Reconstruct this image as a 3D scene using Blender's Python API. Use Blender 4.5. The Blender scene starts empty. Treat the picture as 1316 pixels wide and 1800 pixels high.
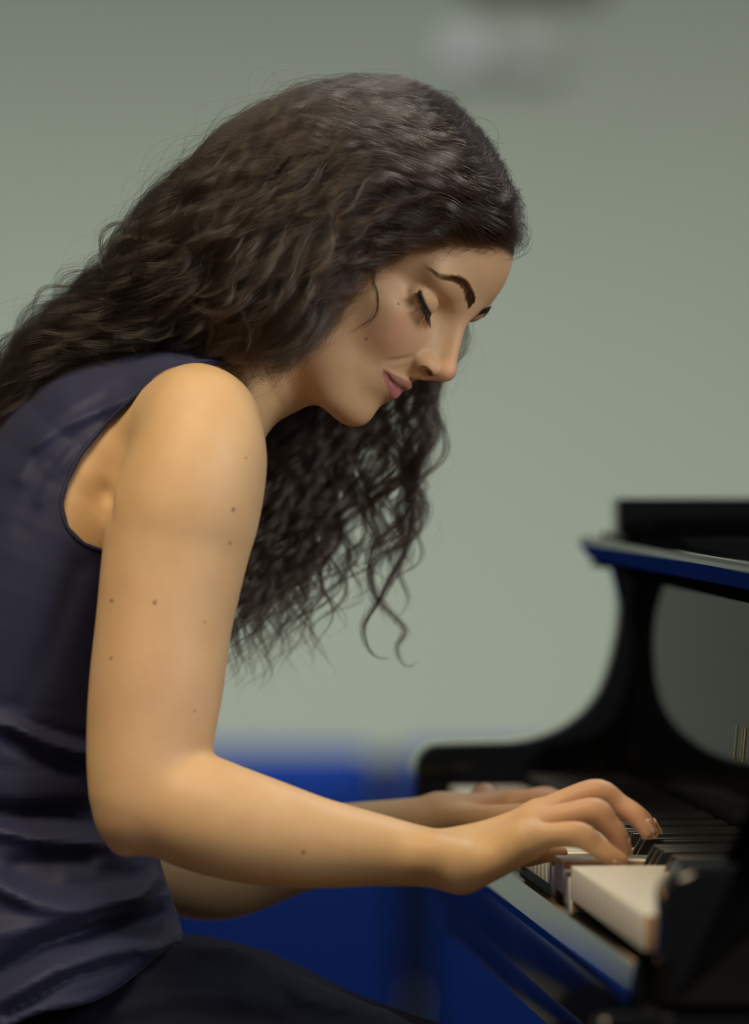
import bpy, bmesh, math, random
import numpy as np
import openvdb
from mathutils import Vector, Matrix

# ------------------------------------------------------------------ camera, world, lights, exposure
scene = bpy.context.scene
COL = scene.collection
CAMZ = 1.045            # lens height above the stage floor
FPX = 9750.0            # focal length in pixels of the 1316 x 1800 frame (195 mm)
CX, HY = 658.0, 746.0   # principal column, horizon row

cam_d = bpy.data.cameras.new('camera')
cam = bpy.data.objects.new('camera', cam_d); COL.objects.link(cam)
cam.location = (0, 0, CAMZ); cam.rotation_euler = (math.pi/2, 0, 0)
cam_d.sensor_fit = 'VERTICAL'; cam_d.sensor_height = 36.0; cam_d.lens = 36.0*FPX/1800.0
cam_d.shift_y = -(900.0-HY)/1800.0
cam_d.clip_start = 0.1; cam_d.clip_end = 100
cam_d.dof.use_dof = True; cam_d.dof.focus_distance = 4.0; cam_d.dof.aperture_fstop = 3.2
scene.camera = cam

world = bpy.data.worlds.new('world'); scene.world = world
world.use_nodes = True
bg = world.node_tree.nodes['Background']
bg.inputs[0].default_value = (0.80, 0.86, 0.90, 1); bg.inputs[1].default_value = 0.095

def area(name, loc, target, sx, sy, power, color):
    l = bpy.data.lights.new(name, 'AREA'); l.shape = 'RECTANGLE'; l.size = sx; l.size_y = sy
    l.energy = power; l.color = color
    o = bpy.data.objects.new(name, l); COL.objects.link(o); o.location = loc
    v = Vector(target)-Vector(loc); o.rotation_euler = v.to_track_quat('-Z', 'Y').to_euler()
    return o
area('ceiling_light_stage', (-0.8, 2.5, 3.4), (0.1, 4.0, 0.9), 1.6, 1.2, 80, (1.0, 0.82, 0.54))
area('ceiling_light_back', (1.3, 5.4, 3.6), (0.1, 4.1, 1.0), 1.4, 1.0, 42, (0.84, 0.92, 1.0))
area('fill_light_side', (2.3, 1.7, 2.2), (0.1, 4.0, 1.05), 1.6, 1.2, 66, (0.95, 0.97, 1.0))  # added fill from the right to brighten the face, no real window
hall = area('wall_wash_hall', (-0.6, 10.2, 4.2), (-0.6, 15.0, -1.3), 7.0, 0.6, 78, (0.94, 1.0, 0.92))  # added wash, beam narrowed and aimed low to brighten the lower wall
hall.data.spread = math.radians(73)
vs_ = scene.view_settings
vs_.view_transform = 'Standard'; vs_.look = 'None'; vs_.gamma = 1.0; vs_.exposure = 0.0
vs_.use_curve_mapping = False

# ------------------------------------------------------------------ helpers
rng = np.random.default_rng(7)
def W(px, py, d):
    return np.array([(px-CX)*d/FPX, d, CAMZ-(py-HY)*d/FPX])
def link(o, parent=None):
    COL.objects.link(o)
    if parent is not None: o.parent = parent
    return o
def tag(o, label=None, category=None, group=None, kind=None):
    if label: o['label'] = label
    if category: o['category'] = category
    if group: o['group'] = group
    if kind: o['kind'] = kind
    return o
def empty(name, loc=(0, 0, 0), rz=0.0):
    o = bpy.data.objects.new(name, None); COL.objects.link(o)
    o.location = loc; o.rotation_euler = (0, 0, rz); o.empty_display_size = 0.1
    return o
def mesh_obj(name, verts, faces, mat, parent=None, smooth=True):
    me = bpy.data.meshes.new(name)
    me.from_pydata([tuple(v) for v in verts], [], [tuple(int(i) for i in f) for f in faces])
    if smooth: me.polygons.foreach_set('use_smooth', [True]*len(me.polygons))
    me.materials.append(mat); me.update()
    return link(bpy.data.objects.new(name, me), parent)
def bm_obj(name, bm, mat, parent=None, smooth=False, sharp=0.6):
    me = bpy.data.meshes.new(name); bm.normal_update()
    if smooth:
        for f in bm.faces: f.smooth = True
        for e in bm.edges:
            if len(e.link_faces) == 2 and e.calc_face_angle(0) > sharp: e.smooth = False
    bm.to_mesh(me); bm.free(); me.materials.append(mat)
    return link(bpy.data.objects.new(name, me), parent)
def box_bm(x0, x1, y0, y1, z0, z1, bev=0.0, seg=2):
    bm = bmesh.new(); bmesh.ops.create_cube(bm, size=1.0)
    for v in bm.verts:
        v.co = ((x0+x1)/2+v.co.x*(x1-x0), (y0+y1)/2+v.co.y*(y1-y0), (z0+z1)/2+v.co.z*(z1-z0))
    if bev: bmesh.ops.bevel(bm, geom=list(bm.edges), offset=bev, segments=seg, profile=0.5, affect='EDGES')
    return bm
def box(name, x0, x1, y0, y1, z0, z1, mat, parent=None, bev=0.0, seg=2):
    return bm_obj(name, box_bm(x0, x1, y0, y1, z0, z1, bev, seg), mat, parent, smooth=bev > 0)
def prism_bm(poly, y0, y1, bev=0.0, seg=3, axes='xz'):
    """extrude a 2D outline; axes xz -> along y, xy -> along z"""
    bm = bmesh.new()
    def P(a, b, c): return (a, c, b) if axes == 'xz' else (a, b, c)
    lo = [bm.verts.new(P(a, b, y0)) for a, b in poly]; hi = [bm.verts.new(P(a, b, y1)) for a, b in poly]
    n = len(poly)
    f0 = bm.faces.new(lo); f1 = bm.faces.new(hi[::-1])
    for i in range(n):
        j = (i+1) % n; bm.faces.new((lo[j], lo[i], hi[i], hi[j]))
    bmesh.ops.recalc_face_normals(bm, faces=bm.faces)
    if bev:
        es = [e for e in bm.edges if (f0 in e.link_faces or f1 in e.link_faces)]
        bmesh.ops.bevel(bm, geom=es, offset=bev, segments=seg, profile=0.5, affect='EDGES')
    return bm
def tube_bm(pts, radii, n=10, bm=None):
    bm = bm or bmesh.new(); pts = [Vector(p) for p in pts]
    if not hasattr(radii, '__len__'): radii = [radii]*len(pts)
    rings = []
    for i, p in enumerate(pts):
        t = (pts[min(i+1, len(pts)-1)]-pts[max(i-1, 0)]).normalized()
        a = t.orthogonal().normalized() if not rings else (a-t*a.dot(t)).normalized()
        b = t.cross(a)
        rings.append([bm.verts.new(p+(a*math.cos(2*math.pi*k/n)+b*math.sin(2*math.pi*k/n))*radii[i]) for k in range(n)])
    for r0, r1 in zip(rings, rings[1:]):
        for k in range(n): bm.faces.new((r0[k], r0[(k+1) % n], r1[(k+1) % n], r1[k]))
    bm.faces.new(rings[0][::-1]); bm.faces.new(rings[-1])
    return bm

# ------------------------------------------------------------------ materials
def mat(name, color, rough=0.5, spec=0.5, metal=0.0, noise=None, bump=None, coat=0.0, ior=None, sheen=0.0, sss=0.0):
    m = bpy.data.materials.new(name); m.use_nodes = True
    nt = m.node_tree; b = nt.nodes['Principled BSDF']
    b.inputs['Base Color'].default_value = (*color, 1); b.inputs['Roughness'].default_value = rough
    b.inputs['Specular IOR Level'].default_value = spec; b.inputs['Metallic'].default_value = metal
    b.inputs['Coat Weight'].default_value = coat
    if ior: b.inputs['IOR'].default_value = ior
    if sheen: b.inputs['Sheen Weight'].default_value = sheen; b.inputs['Sheen Roughness'].default_value = 0.4
    tc = nt.nodes.new('ShaderNodeTexCoord')
    if noise:
        sc, amt = noise
        n = nt.nodes.new('ShaderNodeTexNoise'); n.inputs['Scale'].default_value = sc; n.inputs['Detail'].default_value = 5
        nt.links.new(tc.outputs['Object'], n.inputs['Vector'])
        mx = nt.nodes.new('ShaderNodeMix'); mx.data_type = 'RGBA'
        mx.inputs['A'].default_value = (*[c*(1-amt) for c in color], 1); mx.inputs['B'].default_value = (*[min(1, c*(1+amt)) for c in color], 1)
        nt.links.new(n.outputs['Fac'], mx.inputs['Factor']); nt.links.new(mx.outputs['Result'], b.inputs['Base Color'])
    if bump:
        sc, st = bump
        n2 = nt.nodes.new('ShaderNodeTexNoise'); n2.inputs['Scale'].default_value = sc; n2.inputs['Detail'].default_value = 4
        nt.links.new(tc.outputs['Object'], n2.inputs['Vector'])
        bp = nt.nodes.new('ShaderNodeBump'); bp.inputs['Strength'].default_value = st; bp.inputs['Distance'].default_value = 0.002
        nt.links.new(n2.outputs['Fac'], bp.inputs['Height']); nt.links.new(bp.outputs['Normal'], b.inputs['Normal'])
    return m

def skin_material():
    m = mat('skin', (0.7, 0.46, 0.3), rough=0.52, spec=0.36, bump=(900, 0.045))
    nt = m.node_tree; b = nt.nodes['Principled BSDF']
    at = nt.nodes.new('ShaderNodeAttribute'); at.attribute_name = 'tint'
    n = nt.nodes.new('ShaderNodeTexNoise'); n.inputs['Scale'].default_value = 38; n.inputs['Detail'].default_value = 6
    tc = nt.nodes.new('ShaderNodeTexCoord'); nt.links.new(tc.outputs['Object'], n.inputs['Vector'])
    hs = nt.nodes.new('ShaderNodeMix'); hs.data_type = 'RGBA'; hs.blend_type = 'MULTIPLY'; hs.inputs['Factor'].default_value = 1.0
    rp = nt.nodes.new('ShaderNodeValToRGB')
    rp.color_ramp.elements[0].position = 0.3; rp.color_ramp.elements[0].color = (0.93, 0.88, 0.86, 1)
    rp.color_ramp.elements[1].position = 0.7; rp.color_ramp.elements[1].color = (1.0, 1.0, 1.0, 1)
    nt.links.new(n.outputs['Fac'], rp.inputs['Fac'])
    nt.links.new(at.outputs['Color'], hs.inputs['A']); nt.links.new(rp.outputs['Color'], hs.inputs['B'])
    nt.links.new(hs.outputs['Result'], b.inputs['Base Color'])
    b.inputs['Subsurface Weight'].default_value = 0.35
    b.inputs['Subsurface Radius'].default_value = (1.0, 0.45, 0.25)
    b.inputs['Subsurface Scale'].default_value = 0.006
    return m

def hair_material(name, col, rough=0.20, rr=0.30):
    m = bpy.data.materials.new(name); m.use_nodes = True; nt = m.node_tree
    nt.nodes.remove(nt.nodes['Principled BSDF'])
    h = nt.nodes.new('ShaderNodeBsdfHairPrincipled'); h.parametrization = 'COLOR'
    h.inputs['Color'].default_value = (*col, 1); h.inputs['Roughness'].default_value = rough
    h.inputs['Radial Roughness'].default_value = rr; h.inputs['Random Roughness'].default_value = 0.25
    if 'Random Color' in h.inputs: h.inputs['Random Color'].default_value = 0.35
    nt.links.new(h.outputs[0], nt.nodes['Material Output'].inputs[0])
    return m

M_skin = skin_material()
M_hair = hair_material('dark_brown_hair', (0.0165, 0.0092, 0.0052))
M_lash = hair_material('black_lash', (0.008, 0.006, 0.006))
M_brow = hair_material('brow_hair', (0.02, 0.013, 0.01))
M_blouse = mat('navy_crepe', (0.017, 0.019, 0.055), rough=0.62, spec=0.35, noise=(60, 0.03), bump=(1400, 0.15), sheen=0.10)
M_trouser = mat('black_trouser_cloth', (0.0085, 0.0095, 0.019), rough=0.8, spec=0.12, noise=(50, 0.15), bump=(1500, 0.15))
M_lacquer = mat('black_piano_lacquer', (0.002, 0.002, 0.0022), rough=0.035, spec=0.5)
M_fall = mat('fallboard_lacquer', (0.003, 0.003, 0.0035), rough=0.05, spec=0.5, ior=1.06)
M_ivory = mat('white_key_plastic', (0.80, 0.78, 0.70), rough=0.22, spec=0.5)
M_ebony = mat('black_key_plastic', (0.008, 0.008, 0.009), rough=0.28, spec=0.5)
M_keywood = mat('key_wood', (0.42, 0.26, 0.14), rough=0.6, noise=(40, 0.2))
M_felt = mat('red_felt', (0.30, 0.012, 0.03), rough=0.95, spec=0.1)
M_gold = mat('gold_inlay', (0.75, 0.52, 0.18), rough=0.3, metal=1.0)
M_brass = mat('brass', (0.7, 0.5, 0.2), rough=0.25, metal=1.0)
M_wall = mat('painted_wall', (0.50, 0.54, 0.46), rough=0.9, spec=0.2, noise=(0.7, 0.05))
M_floor = mat('hall_floor', (0.05, 0.045, 0.04), rough=0.5, noise=(3, 0.2))
M_stage = mat('stage_floor', (0.14, 0.10, 0.07), rough=0.45, noise=(5, 0.25))
M_blue = mat('blue_upholstery', (0.003, 0.045, 0.35), rough=0.7, spec=0.3, noise=(90, 0.15))
M_frame = mat('black_chair_metal', (0.010, 0.011, 0.014), rough=0.4)
M_fixture = mat('grey_plastic', (0.40, 0.43, 0.38), rough=0.5)
M_greyp = mat('grey_panel', (0.62, 0.62, 0.60), rough=0.4)
M_pale = mat('pale_panel', (0.80, 0.82, 0.84), rough=0.4)
M_dark = mat('dark_vent', (0.05, 0.055, 0.05), rough=0.6)
M_blackfelt = mat('black_felt', (0.006, 0.006, 0.006), rough=1.0, spec=0.0)
M_satin = mat('satin_black_lacquer', (0.002, 0.002, 0.0022), rough=0.16, spec=0.5)
M_plate = mat('iron_plate_paint', (0.02, 0.015, 0.008), rough=0.5)
M_nail = mat('natural_nail', (0.64, 0.38, 0.27), rough=0.42, spec=0.4)
M_liner = mat('black_eyeliner', (0.012, 0.010, 0.010), rough=0.6)
M_leather = mat('black_leather', (0.012, 0.012, 0.013), rough=0.45, bump=(300, 0.2))

# ------------------------------------------------------------------ setting
FLZ = -0.55
tag(box('floor', -9, 9, 8.4, 15.2, FLZ-0.1, FLZ, M_floor), kind='structure')
tag(box('wall_back', -9, 9, 15.0, 15.2, FLZ, 5.0, M_wall), kind='structure')
tag(box('stage_platform', -5, 5, -1.5, 8.4, -0.4, 0.0, M_stage), 'raised wooden stage floor carrying the piano', kind='structure')

# ------------------------------------------------------------------ blue chairs in the hall
def make_chair():
    r = empty('hall_chair')
    # local: x width, y depth (+y = away), z up; backrest towards -y
    prof = []
    bm = box_bm(-0.235, 0.235, -0.03, 0.035, 0.30, 0.86, 0.028, 4)
    for v in bm.verts: v.co.y += 0.35*(v.co.x**2)-0.10*(v.co.z-0.45)
    bm_obj('backrest', bm, M_blue, r, smooth=True, sharp=1.2)
    bm = box_bm(-0.235, 0.235, 0.0, 0.46, 0.39, 0.47, 0.03, 4)
    bm_obj('seat', bm, M_blue, r, smooth=True, sharp=1.2)
    for s in (-1, 1):
        bm_obj('back_post', tube_bm([(s*0.25, 0.03, 0.0), (s*0.25, 0.02, 0.42), (s*0.25, -0.03, 0.84)], 0.016, 10), M_frame, r, smooth=True)
        bm_obj('leg', tube_bm([(s*0.25, 0.46, 0.0), (s*0.25, 0.44, 0.40)], 0.014, 10), M_frame, r, smooth=True)
        bm_obj('side_rail', tube_bm([(s*0.25, 0.02, 0.40), (s*0.25, 0.45, 0.40)], 0.014, 10), M_frame, r, smooth=True)
    return r
def copy_tree(o, parent=None):
    c = o.copy(); COL.objects.link(c); c.parent = parent
    for ch in o.children: copy_tree(ch, c)
    return c
proto = make_chair()
spots = []
for row, (d, x0, z) in enumerate([(12.6, 472, 0), (11.0, 490, 0)]):
    for k in range(-7, 4):  # rows run on unseen, mainly for blue reflections in the piano
        spots.append((row, k, (x0-CX)*d/FPX+k*0.535, d))
for i, (row, k, x, d) in enumerate(spots):
    o = proto if i == 0 else copy_tree(proto)
    o.location = (x, d, FLZ)
    hidden = not (row == 0 and k in (0, 1) or row == 1 and k in (0, 1))
    where = {(0, 0): 'blue chair against the wall, its back rising above the forearm', (0, 1): 'blue chair in the back row beside the piano arm',
             (1, 0): 'nearer blue chair seen under the forearms', (1, 1): 'nearer blue chair seen under the keyboard'}
    tag(o, where.get((row, k), 'unseen blue padded chair continuing the %s row, mainly there for reflections' % ('back' if row == 0 else 'nearer')), 'chair', 'blue hall chairs')

# wall fixture, out of focus near the top
fx = empty('wall_fixture', (0, 15.0, 0))
def wx(px): return (px-CX)*15.0/FPX
def wz(py): return CAMZ-(py-HY)*15.0/FPX
box('housing', wx(765), wx(985), -0.05, -0.002, wz(135), wz(45), M_fixture, fx, 0.01)
box('panel', wx(772), wx(850), -0.07, -0.045, wz(125), wz(60), M_pale, fx, 0.01)
box('panel', wx(895), wx(965), -0.07, -0.045, wz(130), wz(70), M_greyp, fx, 0.01)
tag(fx, 'pale two-panel fixture high on the wall, out of focus', 'wall fixture')
vt = empty('wall_vent', (0, 15.0, 0))
box('vent_body', wx(820), wx(1060), -0.06, -0.002, wz(-14), wz(-80), M_dark, vt, 0.006)
for k in range(4): box('slat', wx(828), wx(1052), -0.075, -0.055, wz(-20-16*k), wz(-27-16*k), M_dark, vt)
tag(vt, 'dark vent on the wall at the top edge, above the pale fixture', 'vent')

# ------------------------------------------------------------------ grand piano (local x: key direction, y: treble to bass)
AL = math.asin(0.0852)
piano = empty('grand_piano', (0.1675, 3.46, 0), AL)
tag(piano, 'black lacquered grand piano with open top, seen along the keyboard', 'piano')
KZ = 0.740; WK = 1.222/52
kb = empty('keyboard'); kb.parent = piano
def white_mesh():
    me = {}
    bm = box_bm(0.0, 0.150, 0.0006, WK-0.0006, KZ-0.024, KZ, 0.0012, 2)
    return bm
me_w = bpy.data.meshes.new('white_key'); bmw = white_mesh()
for f in bmw.faces: f.smooth = True
for e in bmw.edges:
    if len(e.link_faces) == 2 and e.calc_face_angle(0) > 0.9: e.smooth = False
for f in bmw.faces:
    f.material_index = 1 if abs(f.normal.y) > 0.95 and f.calc_area() > 1e-3 else 0
bmw.to_mesh(me_w); bmw.free(); me_w.materials.append(M_ivory); me_w.materials.append(M_keywood)
bmb = box_bm(0.0, 0.095, -0.0055, 0.0055, KZ-0.01, KZ+0.0108, 0.0016, 2)
for v in bmb.verts:
    if v.co.z > KZ+0.005:
        v.co.y *= 0.82
        if v.co.x < 0.02: v.co.x += 0.010
me_b = bpy.data.meshes.new('black_key')
for f in bmb.faces: f.smooth = True
for e in bmb.edges:
    if len(e.link_faces) == 2 and e.calc_face_angle(0) > 0.9: e.smooth = False
bmb.to_mesh(me_b); bmb.free(); me_b.materials.append(M_ebony)
# white keys from treble (C8) downward: letters C B A G F E D ...
letters = 'CBAGFED'
DOWN = {16: -0.009, 17: -0.006, 20: -0.009, 30: -0.006, 31: -0.006, 32: -0.006, 33: -0.006, 34: -0.006}
for i in range(52):
    o = bpy.data.objects.new('white_key', me_w); link(o, kb); o.location = (0, i*WK, DOWN.get(i, 0.0))
    # black key between this white key and the one below it in pitch (i+1)
    lo, nx = letters[i % 7], letters[(i+1) % 7]
    if i < 51 and (lo + nx) in ('BA', 'AG', 'GF', 'ED', 'DC'):
        b = bpy.data.objects.new('black_key', me_b); link(b, kb); b.location = (0.054, (i+1)*WK, 0)

bm_obj('key_slip', prism_bm([(-0.0115, 0.684), (-0.0110, 0.690), (-0.0072, 0.7095), (-0.0055, 0.711), (-0.0020, 0.711), (-0.0020, 0.684)], -0.012, 1.234), M_lacquer, piano)
box('key_bed', -0.004, 0.19, -0.05, 1.272, 0.640, 0.684, M_satin, piano, 0.002)
box('key_bed_rail', 0.002, 0.19, -0.05, 1.272, 0.612, 0.640, M_satin, piano, 0.003)
box('felt_strip', 0.1435, 0.150, 0.0, 1.222, KZ+0.001, KZ+0.007, M_felt, piano, 0.001)
# fallboard: leans back, slightly coved at its foot
fp = [(0.150, 0.747), (0.1515, 0.760), (0.1575, 0.830), (0.167, 0.929), (0.19, 0.929), (0.19, 0.747)]
bm_obj('fallboard', prism_bm(fp, -0.008, 1.230), M_fall, piano)
# gold lettering strokes inlaid at the middle of the fallboard
def stroke(y, w, z0, z1):
    f = lambda z: 0.1515+(z-0.760)*0.0860
    bm = bmesh.new(); e = 0.0006
    vs = [bm.verts.new((f(z)-e, yy, z)) for yy, z in ((y, z0), (y+w, z0), (y+w, z1), (y, z1))]
    bk = [bm.verts.new((v.co.x+0.002, v.co.y, v.co.z)) for v in vs]
    bm.faces.new(vs[::-1]); bm.faces.new(bk)
    for k in range(4): bm.faces.new((vs[k], vs[(k+1) % 4], bk[(k+1) % 4], bk[k]))
    bmesh.ops.recalc_face_normals(bm, faces=bm.faces)
    bm_obj('gold_letter_stroke', bm, M_gold, piano)
for y, w in ((0.640, 0.004), (0.610, 0.003), (0.598, 0.006), (0.565, 0.004), (0.545, 0.006), (0.50, 0.004)):
    stroke(y, w, 0.797, 0.822)

def arm_profile(x_front):
    """cheek seen from the side: rounded nose, flat top, S-curve sweeping up to the lid"""
    X = lambda px: ((px-658)*4.705/9750-0.0610)/0.9964
    Z = lambda py: CAMZ-(py-HY)*4.705/9750
    pts = [(x_front+0.003, 0.686), (x_front, 0.690), (x_front-0.001, Z(1420)), (x_front, Z(1362))]
    r = 0.022
    for k in range(7):
        a = math.pi-k*(math.pi/2)/6
        pts.append((x_front+r+r*math.cos(a), Z(1308)-r+r*math.sin(a)))
    for px, py in [(900, 1306), (925, 1303), (950, 1297), (975, 1288), (1000, 1275), (1022, 1259), (1040, 1240), (1055, 1217), (1066, 1190), (1075, 1160), (1082, 1130), (1087, 1100), (1089, 1068), (1086, 1035), (1079, 1005), (1070, 975)]:
        pts.append((X(px), Z(py)))
    pts += [(X(1066), 0.929), (0.20, 0.929), (0.20, 0.686)]
    return pts
bm_obj('arm', prism_bm(arm_profile(-0.027), 1.236, 1.290, 0.006), M_lacquer, piano, smooth=True, sharp=0.5)
bm_obj('arm', prism_bm(arm_profile(0.004), -0.068, -0.014, 0.009, 4), M_lacquer, piano, smooth=True, sharp=0.5)
box('key_block', 0.004, 0.15, 1.223, 1.236, 0.69, 0.757, M_lacquer, piano, 0.003)
box('key_block', 0.010, 0.15, -0.013, -0.001, 0.69, 0.757, M_lacquer, piano, 0.003)
eb = box_bm(-0.040, 0.19, -0.072, -0.052, 0.600, 0.6845, 0.009, 4)
bm_obj('end_block', eb, M_lacquer, piano, smooth=True, sharp=1.2)
for y0_, y1_ in ((1.2285, 1.290), (-0.068, -0.0065)): box('cheek_cap', 0.1505, 0.1995, y0_, y1_, 0.9305, 0.9503, M_lacquer, piano)
# case and lid outline: straight bass side, curved treble side
def case_outline(x0, off):
    pts = [(x0, -0.068-off), (0.55, -0.068-off)]
    for k in range(1, 13):
        t = k/12; pts.append((0.55+1.0*t, -0.068-off+(0.95+off)*(t*t*(3-2*t))))
    for k in range(1, 7):
        a = -math.pi/2+k*math.pi/6*0.999
        pts.append((1.55+(0.20+off)*math.cos(a), 1.085+(0.205+off)*math.sin(a)))
    pts += [(x0, 1.290+off)]
    return pts
def ring_obj(name, outer, inner, z0, z1, m):
    bm = bmesh.new(); n = len(outer)
    L = [[bm.verts.new((x, y, z)) for x, y in o] for o, z in ((outer, z0), (outer, z1), (inner, z1), (inner, z0))]
    for A, B in ((0, 1), (1, 2), (2, 3), (3, 0)):
        for i in range(n-1): bm.faces.new((L[A][i], L[A][i+1], L[B][i+1], L[B][i]))
    for i in (0, n-1): bm.faces.new([L[k][i] for k in range(4)])
    bmesh.ops.recalc_face_normals(bm, faces=bm.faces)
    es = [e for e in bm.edges if len(e.link_faces) == 2 and e.calc_face_angle(0) > 1.2]
    bmesh.ops.bevel(bm, geom=es, offset=0.004, segments=3, profile=0.5, affect='EDGES')
    return bm_obj(name, bm, m, piano, smooth=True, sharp=0.5)
def inner_of(o, t):
    n = len(o); res = []
    for i in range(n):
        a, b = Vector(o[max(i-1, 0)]), Vector(o[min(i+1, n-1)]); tg = (b-a).normalized()
        res.append((o[i][0]-tg.y*t, o[i][1]+tg.x*t))
    res[0] = (o[0][0], o[0][1]+t); res[-1] = (o[-1][0], o[-1][1]-t)
    return res
co = case_outline(0.145, 0.0)
ring_obj('rim', co, inner_of(co, 0.062), 0.9505, 0.982, M_lacquer)
co2 = case_outline(0.2, 0.0)
ring_obj('case', co2, inner_of(co2, 0.062), 0.612, 0.950, M_lacquer)
bm_obj('iron_plate', prism_bm(inner_of(case_outline(0.2, 0.0), 0.062), 0.86, 0.885, 0, axes='xy'), M_plate, piano)
box('damper_felt', 0.40, 0.47, 0.1, 1.15, 0.886, 0.925, M_felt, piano, 0.004)
bm_obj('front_rail', prism_bm([(0.118, 0.9435), (0.1187, 0.9465), (0.1215, 0.949), (0.125, 0.9495), (0.150, 0.9495), (0.150, 0.930), (0.127, 0.930)], -0.072, 1.294), M_lacquer, piano)
box('pin_block_cover', 0.150, 0.30, -0.005, 1.227, 0.915, 0.930, M_blackfelt, piano, 0.003)
for lx, ly in ((0.32, 0.06), (0.32, 1.16), (1.45, 1.10)):
    bm_obj('leg', tube_bm([(lx, ly, 0.612), (lx, ly, 0.5), (lx, ly, 0.14), (lx, ly, 0.09)], [0.07, 0.062, 0.045, 0.05], 20), M_lacquer, piano, smooth=True)
    bm_obj('caster', tube_bm([(lx-0.012, ly, 0.045), (lx+0.012, ly, 0.045)], 0.045, 20), M_brass, piano, smooth=True)
    bm_obj('caster_fork', tube_bm([(lx, ly, 0.095), (lx, ly, 0.05)], 0.018, 12), M_brass, piano, smooth=True)

# ------------------------------------------------------------------ distance-field modelling for the figure
def smin(a, b, k):
    if k <= 0: return np.minimum(a, b)
    h = np.clip(0.5+0.5*(b-a)/k, 0, 1)
    return b+(a-b)*h-k*h*(1-h)
def smax(a, b, k): return -smin(-a, -b, k)
def catmull(P, sub):
    P = np.asarray(P, float); n = len(P); out = []
    for i in range(n-1):
        p0, p1, p2, p3 = P[max(i-1, 0)], P[i], P[i+1], P[min(i+2, n-1)]
        for t in np.arange(sub)/sub:
            out.append(0.5*((2*p1)+(-p0+p2)*t+(2*p0-5*p1+4*p2-p3)*t*t+(-p0+3*p1-3*p2+p3)*t**3))
    out.append(P[-1]); return np.array(out)

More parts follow.
